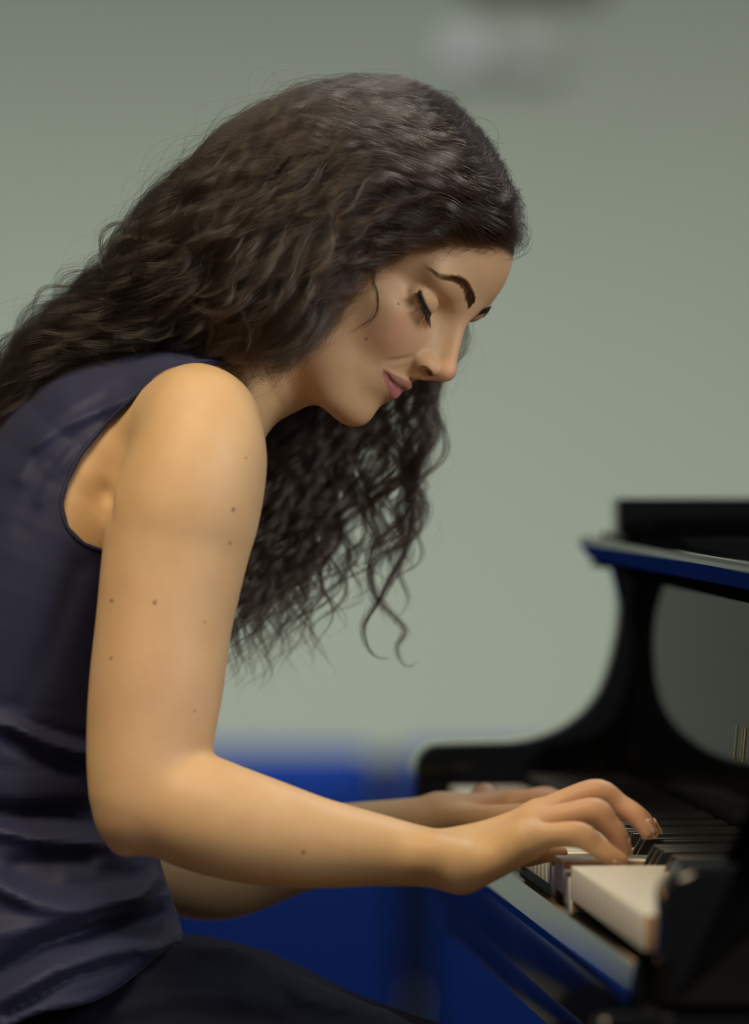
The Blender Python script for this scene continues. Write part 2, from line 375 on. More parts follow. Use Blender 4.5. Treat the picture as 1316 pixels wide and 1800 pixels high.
class Field:
    """smooth blend of rounded shapes, meshed on a sparse voxel grid"""
    def __init__(s): s.ops = []; s.post = None
    def op(s, fn, c, R, k, mode='add', frame=None): s.ops.append((fn, np.array(c, float), R, k, mode, frame))
    def chain(s, nodes, k, mode='add', sub=4, frame=None, unit=1.0):
        """nodes: (x, y, z, r, sy) ; sy stretches the section along y"""
        N = catmull(nodes, sub) if sub > 1 else np.asarray(nodes, float)
        N32 = N.astype(np.float32)
        A0, B0 = N32[:-1], N32[1:]; BA = B0[:, :3]-A0[:, :3]; BB = np.maximum((BA*BA).sum(1), 1e-12)
        SC = np.minimum(1, np.minimum(A0[:, 4], B0[:, 4]))
        def one(P, a, b):
            q = P-a[:3]; ba = b[:3]-a[:3]
            t = np.clip((q@ba)/max(float(ba@ba), 1e-12), 0, 1)
            q = q-t[:, None]*ba
            sy = a[4]+(b[4]-a[4])*t
            q[:, 1] /= sy
            return (np.sqrt((q*q).sum(1))-(a[3]+(b[3]-a[3])*t))*min(1.0, a[4], b[4])
        def fn(P, c=None, h=0.0):
            segs = list(zip(N32[:-1], N32[1:]))
            if c is not None:
                c1 = np.asarray(c, np.float32); q = c1-A0[:, :3]
                t = np.clip((q*BA).sum(1)/BB, 0, 1); q = q-t[:, None]*BA
                q[:, 1] /= A0[:, 4]+(B0[:, 4]-A0[:, 4])*t
                dc = (np.sqrt((q*q).sum(1))-(A0[:, 3]+(B0[:, 3]-A0[:, 3])*t))*SC
                segs = [segs[i] for i in np.nonzero(dc <= dc.min()+2.2*h)[0]]
            d = None
            for a, b in segs:
                v = one(P, a, b)
                d = v if d is None else np.minimum(d, v)
            return d*unit
        fn.culls = True
        c = (N[:, :3].min(0)+N[:, :3].max(0))/2
        R = np.max(np.linalg.norm(N[:, :3]-c, axis=1)+N[:, 3]*np.maximum(1, N[:, 4]))
        s.op(fn, c, R, k, mode, frame)
    def ell(s, c, r, k, mode='add', rot=None, frame=None, unit=1.0, sym=False):
        c = np.array(c, np.float32); r = np.array(r, np.float32)
        Rm = None if rot is None else np.array(rot, np.float32)
        def fn(P):
            q = P.copy() if sym else P
            if sym: q[:, 1] = np.abs(q[:, 1])
            q = q-c
            if Rm is not None: q = q@Rm
            k0 = np.sqrt(((q/r)**2).sum(1)); k1 = np.sqrt(((q/(r*r))**2).sum(1))
            return k0*(k0-1)/np.maximum(k1, 1e-6)*unit
        if sym: s.op(fn, (c[0], 0, c[2]), float(max(r))+abs(float(c[1])), k, mode, frame)
        else: s.op(fn, c, float(max(r)), k, mode, frame)
    def cone(s, a, b, ra, rb, k, mode='add', frame=None, unit=1.0, sym=False, sy=1.0):
        a = np.array(a, np.float32); b = np.array(b, np.float32); S = np.array([1, 1/sy, 1], np.float32)
        def fn(P):
            q = P.copy() if sym else P
            if sym: q[:, 1] = np.abs(q[:, 1])
            q = (q-a)*S; ba = (b-a)*S
            t = np.clip((q@ba)/float(ba@ba), 0, 1)
            q = q-t[:, None]*ba
            return (np.sqrt((q*q).sum(1))-(ra+(rb-ra)*t))*(min(1, sy)*unit)
        c = (a+b)/2
        R = float(np.linalg.norm(b-a))/2+max(ra, rb)*max(1, sy)
        if sym: R += abs(float(c[1])); c = np.array([c[0], 0, c[2]])
        s.op(fn, c, R, k, mode, frame)
    def eval(s, P, c=None, h=0.0, band=1e9):
        d = np.full(len(P), 1.0, np.float32); cache = {}
        for fn, oc, R, k, mode, fr in s.ops:
            if c is not None:
                wc = oc if fr is None else fr.to_world(oc); wR = R if fr is None else R*fr.s
                if np.linalg.norm(c-wc)-wR > h+3*k+0.004: continue
            if fr is None: Q = P
            else:
                if id(fr) not in cache: cache[id(fr)] = fr.to_local(P)
                Q = cache[id(fr)]
            v = fn(Q, c, h) if (getattr(fn, 'culls', False) and c is not None and fr is None) else fn(Q)
            d = smin(d, v, k) if mode == 'add' else smax(d, -v, k)
        if s.post is not None: d = s.post(P, d)
        return d
    def mesh(s, lo, hi, vox, n=16, fine=None):
        lo = np.array(lo); hi = np.array(hi)
        cnt = np.ceil((hi-lo)/(vox*n)).astype(int)
        grid = openvdb.FloatGrid(vox*3)
        hd = vox*n*math.sqrt(3)/2
        big = 5; bc = np.ceil(cnt/big).astype(int)
        J = np.stack(np.meshgrid(*[np.arange(c) for c in bc], indexing='ij'), -1).reshape(-1, 3)
        JD = s.eval((lo+(J+0.5)*vox*n*big).astype(np.float32))
        sub = np.stack(np.meshgrid(*[np.arange(big)]*3, indexing='ij'), -1).reshape(-1, 3)
        far_in = JD < -(hd*big*1.05+0.006); keep = (np.abs(JD) <= hd*big*1.05+0.006) | far_in
        I = np.concatenate([j*big+sub for j in J[keep]])
        C = lo+(I+0.5)*vox*n
        D = np.concatenate([s.eval(C[i:i+big**3].astype(np.float32), lo+(J[keep][i//big**3]+0.5)*vox*n*big, hd*(big+1)) for i in range(0, len(C), big**3)])
        ax = (np.arange(n)*vox)
        L = np.stack(np.meshgrid(ax, ax, ax, indexing='ij'), -1).reshape(-1, 3)
        ax2 = np.arange(n//2+1)*2*vox
        L2 = np.stack(np.meshgrid(ax2, ax2, ax2, indexing='ij'), -1).reshape(-1, 3)
        slack = hd*1.05+0.006
        for i, c, d in zip(I, C, D):
            if d > slack: continue
            ijk = tuple(int(v) for v in i*n)
            if d < -slack:
                grid.fill(ijk, tuple(v+n-1 for v in ijk), -vox*3, False); continue
            if fine is not None and fine(c):
                v = s.eval((lo+i*n*vox+L).astype(np.float32), c, hd+0.004).reshape(n, n, n)
            else:                                   # smooth stretch: every second voxel, then interpolate
                m = n//2+1
                v = s.eval((lo+i*n*vox+L2).astype(np.float32), c, hd+2*vox+0.004).reshape(m, m, m)
                for axis in range(3):
                    v = np.moveaxis(v, axis, 0); w = np.empty((2*len(v)-2,)+v.shape[1:], np.float32)
                    w[0::2] = v[:-1]; w[1::2] = 0.5*(v[:-1]+v[1:]); v = np.moveaxis(w, 0, axis)
            grid.copyFromArray(np.ascontiguousarray(np.clip(v, -3*vox, 3*vox)), ijk=ijk)
        pts, quads = grid.convertToQuads(0.0)
        return lo+pts*vox, quads
def fast_mesh(name, V, Q, mat_, parent, tint=None):
    me = bpy.data.meshes.new(name)
    me.vertices.add(len(V)); me.vertices.foreach_set('co', np.asarray(V, np.float32).ravel())
    me.loops.add(len(Q)*4); me.loops.foreach_set('vertex_index', np.asarray(Q[:, ::-1], np.int32).ravel())
    me.polygons.add(len(Q)); me.polygons.foreach_set('loop_start', np.arange(0, len(Q)*4, 4, dtype=np.int32))
    me.polygons.foreach_set('use_smooth', np.ones(len(Q), bool))
    if tint is not None:
        at = me.attributes.new('tint', 'FLOAT_COLOR', 'POINT')
        at.data.foreach_set('color', np.concatenate([tint, np.ones((len(V), 1))], 1).astype(np.float32).ravel())
    me.materials.append(mat_); me.update(calc_edges=True); me.validate()
    return link(bpy.data.objects.new(name, me), parent)

class Frame:
    def __init__(s, o, R, sc): s.o = np.array(o); s.R = np.array(R); s.s = sc
    def to_local(s, P): return (((P-s.o)@s.R)/s.s).astype(np.float32)     # columns of R are the local axes
    def to_world(s, q): return s.o+s.R@(np.asarray(q, float)*s.s)

# ------------------------------------------------------------------ the pianist
person = empty('person', (W(60, 2000, 4.06)[0], 4.06, 0.0))
tag(person, 'woman in a navy sleeveless blouse bending over the piano keys', 'person')
PINV = -np.array(person.location)
TH, PS = math.radians(42), math.radians(23)
Fv = np.array([math.cos(TH)*math.cos(PS), -math.sin(PS), -math.sin(TH)*math.cos(PS)])
Uv = np.array([math.sin(TH), 0, math.cos(TH)])
Lv = np.cross(Uv, Fv)
HEAD = Frame(W(835, 550, 4.03), np.stack([Fv, Lv, Uv], 1), 0.01)

body = Field(); blouse = Field()
def wn(px, py, d, r, sy=1.0):
    p = W(px, py, d); return (p[0], p[1], p[2], r*d/FPX, sy)
# trunk of the blouse (cut and folded later)
blouse.chain([wn(95, 1930, 4.06, 290, 1.75), wn(70, 1740, 4.06, 270, 1.70), wn(42, 1570, 4.06, 246, 1.46), wn(30, 1400, 4.065, 236, 1.46), wn(50, 1200, 4.07, 238, 1.5), wn(105, 1000, 4.07, 222, 1.60), wn(195, 808, 4.07, 190, 1.74), wn(300, 730, 4.07, 132, 2.0)], 0.03)
blouse.chain([wn(320, 722, 4.05, 112), wn(345, 744, 3.955, 110)], 0.03)
blouse.chain([wn(320, 732, 4.09, 112), wn(350, 765, 4.185, 108)], 0.03)
# torso core under the blouse
body.chain([wn(110, 1010, 4.07, 200, 1.66), wn(135, 930, 4.07, 198, 1.70), wn(235, 790, 4.07, 160, 1.9), wn(320, 720, 4.07, 120, 1.9)], 0.02)
# shoulder girdles and neck
body.chain([wn(300, 720, 4.07, 150, 1.1), wn(400, 660, 4.068, 118, 1.05), wn(500, 618, 4.06, 104, 1.0), wn(590, 585, 4.06, 102, 1.0)], 0.025)
body.chain([wn(330, 715, 4.05, 100), wn(345, 745, 3.95, 100)], 0.03)
body.chain([wn(330, 725, 4.09, 100), wn(350, 765, 4.20, 100)], 0.03)
# skin just beneath the cloth around both armholes
for cy, cz in ((3.93, 830), (4.21, 830)):
    cc = W(235, cz, cy).astype(np.float32)
    def under(P, c=None, h=0.0, cc=cc, b=tuple(o[0] for o in blouse.ops)):
        d = b[0](P, c, h)
        for f in b[1:]: d = smin(d, f(P, c, h), 0.03)
        return smax(d+0.0055, np.sqrt(((P-cc)**2).sum(1))-0.092, 0.01)
    under.culls = True
    body.op(under, cc, 0.092, 0.012)
# near (right) arm
body.chain([wn(352, 755, 3.915, 108, 0.95), wn(350, 810, 3.905, 120, 0.95), wn(328, 890, 3.90, 131, 0.95), wn(310, 960, 3.898, 129, 0.92), wn(287, 1100, 3.89, 120, 0.92),
            wn(275, 1200, 3.885, 119, 0.92), wn(264, 1290, 3.88, 113, 0.9), wn(260, 1365, 3.875, 107, 0.9), wn(266, 1400, 3.872, 98, 0.9)], 0.020)
body.chain([wn(278, 1405, 3.872, 90, 0.95), wn(335, 1423, 3.868, 103, 0.98), wn(400, 1445, 3.866, 101, 1.0), wn(470, 1464, 3.866, 94, 1.0), wn(550, 1481, 3.868, 82, 1.05), wn(650, 1493, 3.872, 66, 1.15),
            wn(735, 1505, 3.876, 54, 1.3), wn(795, 1513, 3.878, 50, 1.38)], 0.006)
body.chain([wn(232, 1425, 3.872, 68), wn(219, 1474, 3.870, 30)], 0.012)      # elbow point
body.chain([wn(800, 1512, 3.850, 28), wn(765, 1502, 3.850, 26)], 0.022)      # ulna head
# far (left) arm
body.chain([wn(352, 765, 4.225, 105, 0.95), wn(330, 900, 4.235, 116, 0.95), wn(283, 1150, 4.25, 104, 0.95), wn(262, 1350, 4.26, 94, 0.95), wn(280, 1490, 4.26, 90, 0.95)], 0.03)
body.chain([wn(295, 1510, 4.26, 95), wn(380, 1527, 4.255, 92), wn(470, 1510, 4.25, 80), wn(600, 1474, 4.24, 62, 1.1), wn(700, 1452, 4.232, 48, 1.25), wn(770, 1441, 4.228, 43, 1.4)], 0.014)

NAILS = []
def trace(field, pts, d0=3.6, d1=4.4):
    """first hit of each camera-side line with a field"""
    o = np.array([0, 0, CAMZ]); v = np.array([W(*p, 1.0) for p in pts])-o; t = np.full(len(v), d0)
    for _ in range(110):
        e = field.eval((o+v*t[:, None]).astype(np.float32)); t = t+np.where(e > 0.0004, np.maximum(e*0.7, 0.0004), 0)*(t < d1)
    P = o+v*t[:, None]; P[t >= d1] = np.nan
    return P
def crease(pts, r, k):
    P = trace(body, pts)
    if np.isfinite(P).all():
        n = len(P); body.chain([(*p, r*(1.0 if 0 < i < n-1 else 0.4), 1.0) for i, p in enumerate(P)], k, 'sub')
crease([(180, 850), (187, 872), (191, 897), (189, 915)], 0.0030, 0.008)
crease([(148, 866), (165, 888), (186, 908)], 0.0018, 0.005)
def hand(wr, mcp, fingers, thumb, heel, k=0.006):
    for f in fingers: NAILS.append([wn(*p) for p in f[-3:]])
    for m, f in zip(mcp, fingers):
        body.chain([wn(*wr[:3], wr[3], 1.0), wn(*[(wr[i]*0.5+m[i]*0.5) for i in range(3)], (wr[3]+m[3])*0.47, 1.0), wn(*m)], 0.011, sub=3)
        n = [wn(*m)]+[wn(*p) for p in f]
        body.chain(n, k, sub=4)
    body.chain([wn(*p) for p in thumb], 0.010, sub=4)
    for h in heel: body.chain([wn(*p) for p in h], 0.014, sub=2)
# right hand: little finger nearest
hand((800, 1512, 3.878, 40),
     [(925, 1474, 3.846, 27), (938, 1452, 3.868, 29), (945, 1438, 3.890, 30), (945, 1436, 3.912, 29)],
     [[(972, 1468, 3.843, 22), (1018, 1468, 3.842, 23.5), (1045, 1485, 3.844, 19), (1068, 1501, 3.846, 18), (1094, 1514, 3.849, 14)],
      [(1000, 1434, 3.868, 24), (1046, 1428, 3.868, 25.5), (1068, 1448, 3.868, 20.5), (1086, 1470, 3.870, 19.5), (1097, 1499, 3.872, 15)],
      [(1000, 1408, 3.892, 24), (1052, 1395, 3.893, 26), (1088, 1415, 3.893, 21), (1119, 1434, 3.888, 20), (1139, 1466, 3.884, 14.5)],
      [(1000, 1414, 3.914, 25), (1056, 1402, 3.918, 24), (1096, 1420, 3.918, 21.5), (1128, 1438, 3.923, 19), (1150, 1465, 3.927, 14)]],
     [(830, 1515, 3.905, 34), (885, 1500, 3.93, 31), (925, 1500, 3.942, 25), (962, 1498, 3.945, 19), (985, 1500, 3.944, 15)],
     [[(815, 1535, 3.856, 34), (870, 1512, 3.850, 32), (920, 1484, 3.848, 26)], [(815, 1525, 3.90, 30), (900, 1480, 3.912, 28)]])
# left hand: thumb side nearest
hand((775, 1441, 4.228, 34),
     [(836, 1422, 4.262, 20), (866, 1420, 4.243, 23), (890, 1415, 4.222, 25), (903, 1417, 4.200, 26)],
     [[(844, 1402, 4.262, 19), (855, 1396, 4.262, 19.5), (876, 1410, 4.264, 17), (900, 1432, 4.27, 15)],
      [(910, 1412, 4.246, 21), (940, 1410, 4.246, 20), (975, 1415, 4.246, 18), (1000, 1434, 4.246, 15)],
      [(930, 1408, 4.220, 22), (962, 1404, 4.218, 21.5), (985, 1416, 4.218, 18), (1006, 1434, 4.218, 14)],
      [(932, 1408, 4.196, 22), (962, 1409, 4.194, 21), (985, 1420, 4.192, 18), (1006, 1437, 4.190, 14)]],
     [(800, 1442, 4.205, 27), (850, 1440, 4.178, 25), (905, 1432, 4.168, 19), (950, 1428, 4.166, 17), (985, 1432, 4.166, 13)],
     [[(790, 1446, 4.245, 26), (840, 1432, 4.252, 25)]])

# head, in centimetres from the glabella: x forward, y to her left, z to the crown
def E(c, r, k, mode='add', rot=None, sym=False): body.ell(c, r, k*0.01, mode, rot, HEAD, 0.01, sym)
def Cn(a, b, ra, rb, k, mode='add', sym=False, sy=1.0): body.cone(a, b, ra, rb, k*0.01, mode, HEAD, 0.01, sym, sy)
def roty(deg):
    a = math.radians(deg); return [[math.cos(a), 0, math.sin(a)], [0, 1, 0], [-math.sin(a), 0, math.cos(a)]]
def rotz(deg):
    a = math.radians(deg); return [[math.cos(a), -math.sin(a), 0], [math.sin(a), math.cos(a), 0], [0, 0, 1]]
E((-9.5, 0, 1.8), (8.6, 7.2, 7.6), 1.0)
E((-5.75, 0, 1.5), (5.45, 6.0, 5.3), 1.5)
E((-6.0, 0, -5.0), (4.6, 5.8, 5.4), 1.2)
E((-5.6, 0, -8.4), (4.3, 4.5, 3.4), 1.6)
Cn((-8.8, 5.0, -7.2), (-3.3, 1.9, -10.9), 1.3, 1.45, 2.0, sym=True)
E((-3.05, 0, -7.6), (2.7, 2.8, 2.3), 1.2)
E((-4.0, 4.1, -3.9), (2.1, 1.8, 1.5), 1.3, sym=True)
E((-3.0, 2.9, -5.0), (1.8, 1.8, 1.9), 1.4, sym=True)
E((-2.35, 0, -11.0), (1.6, 1.8, 1.4), 1.2)
E((-2.35, 2.7, 0.2), (1.3, 2.6, 1.0), 1.3, sym=True)
E((-2.5, 1.5, -4.9), (1.75, 1.7, 2.3), 1.2, sym=True)
E((-1.3, 0, -0.2), (1.15, 1.5, 1.2), 0.8)
# eye sockets, lids
E((-0.75, 3.1, -1.9), (1.35, 1.75, 1.0), 0.6, 'sub', sym=True)
E((-2.62, 3.2, -1.95), (1.40, 1.55, 1.32), 0.24, sym=True)
# nose
Cn((-1.45, 0, -1.6), (-0.45, 0, -5.0), 0.80, 1.22, 0.8)
Cn((-0.62, 0, -1.3), (1.22, 0, -4.3), 0.66, 0.62, 0.8, sy=0.85)
E((1.36, 0, -4.6), (0.74, 0.74, 0.70), 0.40)
E((0.32, 0.98, -5.15), (0.92, 0.55, 0.66), 0.42, rot=rotz(-18), sym=True)
Cn((1.30, 0, -5.1), (-0.1, 0, -6.1), 0.36, 0.45, 0.35)
E((0.62, 0.95, -5.80), (0.58, 0.55, 0.36), 0.10, 'sub', rot=roty(24), sym=True)
E((0.66, 0.80, -5.50), (0.42, 0.36, 0.34), 0.08, 'sub', rot=roty(24), sym=True)
E((0.74, 1.10, -5.50), (0.44, 0.66, 0.19), 0.05, 'sub', rot=roty(4), sym=True)
Cn((-0.50, 1.95, -5.6), (-1.25, 2.95, -7.0), 0.04, 0.02, 0.5, 'sub', sym=True)
E((-1.95, 3.2, -3.0), (0.55, 1.3, 0.38), 0.45, sym=True)
# lips
Cn((-0.28, 0.30, -7.22), (-1.35, 2.35, -7.62), 0.36, 0.12, 0.35, sym=True)
Cn((-0.56, 0.0, -8.30), (-1.40, 2.1, -7.92), 0.46, 0.14, 0.35, sym=True)
Cn((0.35, 0.0, -7.76), (-0.60, 1.3, -7.82), 0.12, 0.12, 0.12, 'sub', sym=True)
Cn((-0.60, 1.3, -7.82), (-1.25, 2.65, -7.55), 0.10, 0.10, 0.12, 'sub', sym=True)
Cn((0.20, 0.0, -6.3), (0.32, 0.0, -7.0), 0.14, 0.18, 0.25, 'sub')
# lash line on the lowered lid and lid crease
def lid_pt(el, az, r=1.40):
    e, a = math.radians(el), math.radians(az)
    return (-2.62+r*math.cos(e)*math.cos(a), 3.2+1.10*r*math.cos(e)*math.sin(a), -1.95+0.94*r*math.sin(e))
def lash_el(az): return -17+0.0035*az*az+0.12*az
LASH = [lid_pt(lash_el(az), az) for az in range(-75, 81, 5)]
for a, b in zip(LASH[:-1], LASH[1:]): Cn(a, b, 0.09, 0.09, 0.1, 'sub', sym=True)
CREASE = [lid_pt(40-0.006*az*az, az) for az in range(-52, 62, 12)]
for a, b in zip(CREASE[:-1], CREASE[1:]): Cn(a, b, 0.06, 0.06, 0.12, 'sub', sym=True)

LO, HI = (-0.34, 3.80, 0.60), (0.24, 4.34, 1.34)
H0, H1, H2 = HEAD.to_world((-3.5, 0, -4.5)), W(960, 1460, 3.88), W(880, 1415, 4.22)
def body_fine(c):
    return np.linalg.norm(c-H0) < 0.105 or np.linalg.norm((c-H1)*[1, 0.8, 1]) < 0.085 or np.linalg.norm(c-H2) < 0.07
BV, BQ = body.mesh(LO, HI, 0.00118, fine=body_fine)
def relax(V, Q, wgt, it):
    """even out the skin of limbs and trunk"""
    E_ = np.concatenate([Q[:, [0, 1]], Q[:, [1, 2]], Q[:, [2, 3]], Q[:, [3, 0]]])
    deg = np.bincount(E_[:, 0], minlength=len(V)).astype(float); deg[deg == 0] = 1
    V = V.copy()
    for _ in range(it):
        acc = np.stack([np.bincount(E_[:, 0], weights=V[E_[:, 1], k], minlength=len(V)) for k in range(3)], 1)/deg[:, None]
        V += (acc-V)*wgt[:, None]
    return V
_q = HEAD.to_local(BV.astype(np.float32))
_d1 = np.linalg.norm(BV-W(935, 1470, 3.88), axis=1); _d2 = np.linalg.norm(BV-W(875, 1420, 4.22), axis=1)
_dh = np.linalg.norm(BV-H0, axis=1)
_w = np.clip((_dh-0.105)/0.03, 0, 1)*np.clip((_d1-0.06)/0.03, 0, 1)*np.clip((_d2-0.05)/0.03, 0, 1)
_w *= 0.9*np.clip((np.linalg.norm((BV-W(365, 1318, 3.85))*[1, 0.5, 1], axis=1)-0.006)/0.02, 0, 1)*np.clip((np.linalg.norm(BV-W(215, 1490, 3.87), axis=1)-0.008)/0.02, 0, 1)
_m = _w > 0.01; _qm = _m[BQ].any(1); _id = np.unique(BQ[_qm]); _mp = np.full(len(BV), -1); _mp[_id] = np.arange(len(_id))
_ww = _w[_id].copy(); _ww[~_m[_id]] = 0
BV[_id] = relax(BV[_id], _mp[BQ[_qm]], _ww, 40)

# colour that belongs to the skin itself: lips, brows' roots, warm cheeks, knuckles, moles, scalp; plus painted shade in mouth line and nostrils
def body_tint(V):
    n = len(V); col = np.tile(np.array([0.66, 0.432, 0.222]), (n, 1))
    def mixc(mask, c):
        nonlocal col
        col = col*(1-mask[:, None])+np.array(c)*mask[:, None]
    g = lambda d, w: np.exp(-(d/w)**2)
    q = HEAD.to_local(V.astype(np.float32)).astype(float); qa = q.copy(); qa[:, 1] = np.abs(qa[:, 1])
    head = np.clip(1-np.maximum(0, -q[:, 2]-12.8)/1.5, 0, 1)*(q[:, 0] > -20)*(q[:, 0] < 4)*(np.abs(q[:, 1]) < 9)
    mixc(head*0.5, (0.67, 0.415, 0.235))
    blob = lambda c, r: np.exp(-(((qa-np.array(c))/np.array(r))**2).sum(1))
    mixc(0.45*blob((-2.2, 4.0, -4.8), (2.5, 1.8, 1.6)), (0.66, 0.30, 0.22))
    mixc(0.45*blob((1.6, 0, -4.8), (1.2, 1.3, 1.0)), (0.66, 0.30, 0.20))
    # lips
    def segd(a, b):
        a, b = np.array(a), np.array(b); t = np.clip(((qa-a)@(b-a))/((b-a)@(b-a)), 0, 1)
        return np.linalg.norm(qa-a-t[:, None]*(b-a), axis=1), t
    d1, t1 = segd((-0.02, 0.25, -7.34), (-1.15, 2.5, -7.58)); d2, t2 = segd((-0.2, 0, -8.28), (-1.15, 2.45, -7.68))
    lip = np.clip((0.52-0.34*t1-d1)/0.10, 0, 1); lip2 = np.clip((0.60-0.40*t2-d2)/0.10, 0, 1)
    mixc(lip*0.85, (0.35, 0.135, 0.115)); mixc(lip2*0.88*(q[:, 2] < -7.74), (0.45, 0.15, 0.165))
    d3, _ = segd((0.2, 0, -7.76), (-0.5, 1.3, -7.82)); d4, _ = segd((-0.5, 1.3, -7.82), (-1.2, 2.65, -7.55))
    mixc(0.9*np.clip((0.21-np.minimum(d3, d4))/0.1, 0, 1), (0.16, 0.04, 0.04))  # shade between the lips painted into the skin colour
    mixc(0.9*np.clip(1.15-np.sqrt((((qa-np.array([0.70, 1.05, -5.5]))/np.array([0.46, 0.75, 0.20]))**2).sum(1)), 0, 0.3)/0.3, (0.035, 0.010, 0.007))  # nostril recess painted near black to deepen its shade
    # eyeliner along the lash line
    if True:
        sel = np.where(np.linalg.norm(qa-np.array([-1.4, 3.2, -2.2]), axis=1) < 2.2)[0]; qs = qa[sel]
        dl = np.full(len(sel), 9.0)
        for a, b in zip(LASH[:-1], LASH[1:]):
            a, b = np.array(a), np.array(b); t = np.clip(((qs-a)@(b-a))/((b-a)@(b-a)), 0, 1)
            dl = np.minimum(dl, np.linalg.norm(qs-a-t[:, None]*(b-a), axis=1))
        full = np.zeros(n); full[sel] = np.clip((0.15-dl)/0.06, 0, 1)
        mixc(full, (0.015, 0.012, 0.012))
    # scalp under the hair
    scal = np.clip((q[:, 2]-HAIRLINE(q))/0.5, 0, 1)*head
    mixc(scal, (0.03, 0.02, 0.014))
    # hands: pinker; elbow
    for (px, py, d, w, a) in ((1070, 1455, 3.88, 0.05, 0.75), (950, 1405, 4.22, 0.06, 0.75), (222, 1480, 3.86, 0.025, 0.3), (850, 1395, 4.26, 0.02, 0.4)):
        mixc(a*g(np.linalg.norm(V-W(px, py, d), axis=1), w), (0.66, 0.36, 0.25))
    mixc(0.25*g(np.linalg.norm((V-W(250, 1150, 3.86))*np.array([1, 0.6, 0.6]), axis=1), 0.05), (0.70, 0.40, 0.28))
    # moles
    for px, py, r in ((272, 1059, 4.2), (196, 1056, 3.6), (410, 896, 3.8), (404, 954, 3.0), (195, 1157, 3.4), (390, 640, 0), (700, 534, 3.0), (643, 596, 2.6), (342, 1250, 2.6), (533, 1498, 4.0), (360, 1094, 2.2), (432, 805, 2.2)):
        e = np.hypot((V[:, 0]*FPX/V[:, 1]+CX-px), (HY-(V[:, 2]-CAMZ)*FPX/V[:, 1]-py))
        mixc(0.75*np.clip((r-e)/1.6+0.3, 0, 1)*(V[:, 1] < 4.02), (0.16, 0.07, 0.04))
    return col
def HAIRLINE(q):
    """height of the hairline (local z) as a function of how far back a scalp point lies"""
    x = q[:, 0]
    return np.where(x > -2.2, 4.6+0*x, np.where(x > -6.8, 4.6-(-2.2-x)*1.35, np.maximum(-1.6-(-6.8-x)*2.6, -5.5)))
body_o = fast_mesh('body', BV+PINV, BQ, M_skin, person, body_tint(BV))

# finger nails: curved plates on the back of each fingertip
for n3 in NAILS:
    a, b, c = [np.array(p[:3]) for p in n3]; rt = n3[2][3]
    ax = c-b; ax /= np.linalg.norm(ax); dn = (b-a)-ax*((b-a)@ax)
    up = dn if np.linalg.norm(dn) > 1e-4 else np.array([0, 0, 1.0])
    up = up-ax*(up@ax); up /= np.linalg.norm(up); up = up+0.25*np.array([0, 0, 1.0]); up = up-ax*(up@ax); up /= np.linalg.norm(up)
    sd = np.cross(ax, up); vs, fs = [], []
    NU, NV = 7, 6
    for layer in (0.0, -0.0006):
        for i in range(NU):
            t = i/(NU-1); wd = 0.78*(1-0.35*max(0, (t-0.7)/0.3)**2)
            for j in range(NV):
                th = (j/(NV-1)-0.5)*2*wd
                sb = 0.0085-0.0125*t; rb = n3[1][3]; Lb = np.linalg.norm(c-b)
                r = (rt+(rb-rt)*sb/Lb if sb > 0 else math.sqrt(max(rt*rt-sb*sb, 1e-7)))+layer+0.0002
                vs.append(c-ax*sb+r*(math.cos(th)*up+math.sin(th)*sd)+PINV)
    g = lambda l, i, j: l*NU*NV+i*NV+j
    for i in range(NU-1):
        for j in range(NV-1):
            fs.append((g(0, i, j), g(0, i, j+1), g(0, i+1, j+1), g(0, i+1, j))); fs.append((g(1, i, j), g(1, i+1, j), g(1, i+1, j+1), g(1, i, j+1)))
    rim = [(i, 0) for i in range(NU)]+[(NU-1, j) for j in range(1, NV)]+[(i, NV-1) for i in range(NU-2, -1, -1)]+[(0, j) for j in range(NV-2, 0, -1)]
    for (p, q) in zip(rim, rim[1:]+rim[:1]): fs.append((g(0, *p), g(0, *q), g(1, *q), g(1, *p)))
    mesh_obj('fingernail', vs, fs, M_nail, person)

# ------------------------------------------------------------------ clothes
def px_of(P):
    return P[:, 0]*FPX/P[:, 1]+CX, HY-(P[:, 2]-CAMZ)*FPX/P[:, 1]
def polyline_dist(u, v, pts):
    best = np.full(len(u), 1e9, np.float32)
    for (ax, ay), (bx, by) in zip(pts[:-1], pts[1:]):
        dx, dy = bx-ax, by-ay; L = dx*dx+dy*dy
        t = np.clip(((u-ax)*dx+(v-ay)*dy)/L, 0, 1)
        best = np.minimum(best, np.hypot(u-ax-t*dx, v-ay-t*dy))
    return best
def poly_sdf(u, v, pts):
    d = polyline_dist(u, v, pts+[pts[0]]); ins = np.zeros(len(u), bool)
    n = len(pts)
    for i in range(n):
        (ax, ay), (bx, by) = pts[i], pts[(i+1) % n]
        c = ((ay > v) != (by > v)) & (u < (bx-ax)*(v-ay)/(by-ay+1e-9)+ax)
        ins ^= c
    return np.where(ins, -d, d)
S0 = 4.0/FPX                      # metres per pixel at the body
def UV(P):                        # body-side plane in pixel-sized units, no perspective: a real flat pattern
    return P[:, 0]/(3.93/FPX)+CX, HY-(P[:, 2]-CAMZ)/(3.93/FPX)
ARMHOLE = [(452, 672), (430, 656), (400, 645), (352, 639), (300, 655), (250, 688), (190, 745), (145, 800), (120, 850), (112, 885), (122, 925), (150, 953), (188, 966), (300, 975), (420, 900), (490, 780)]
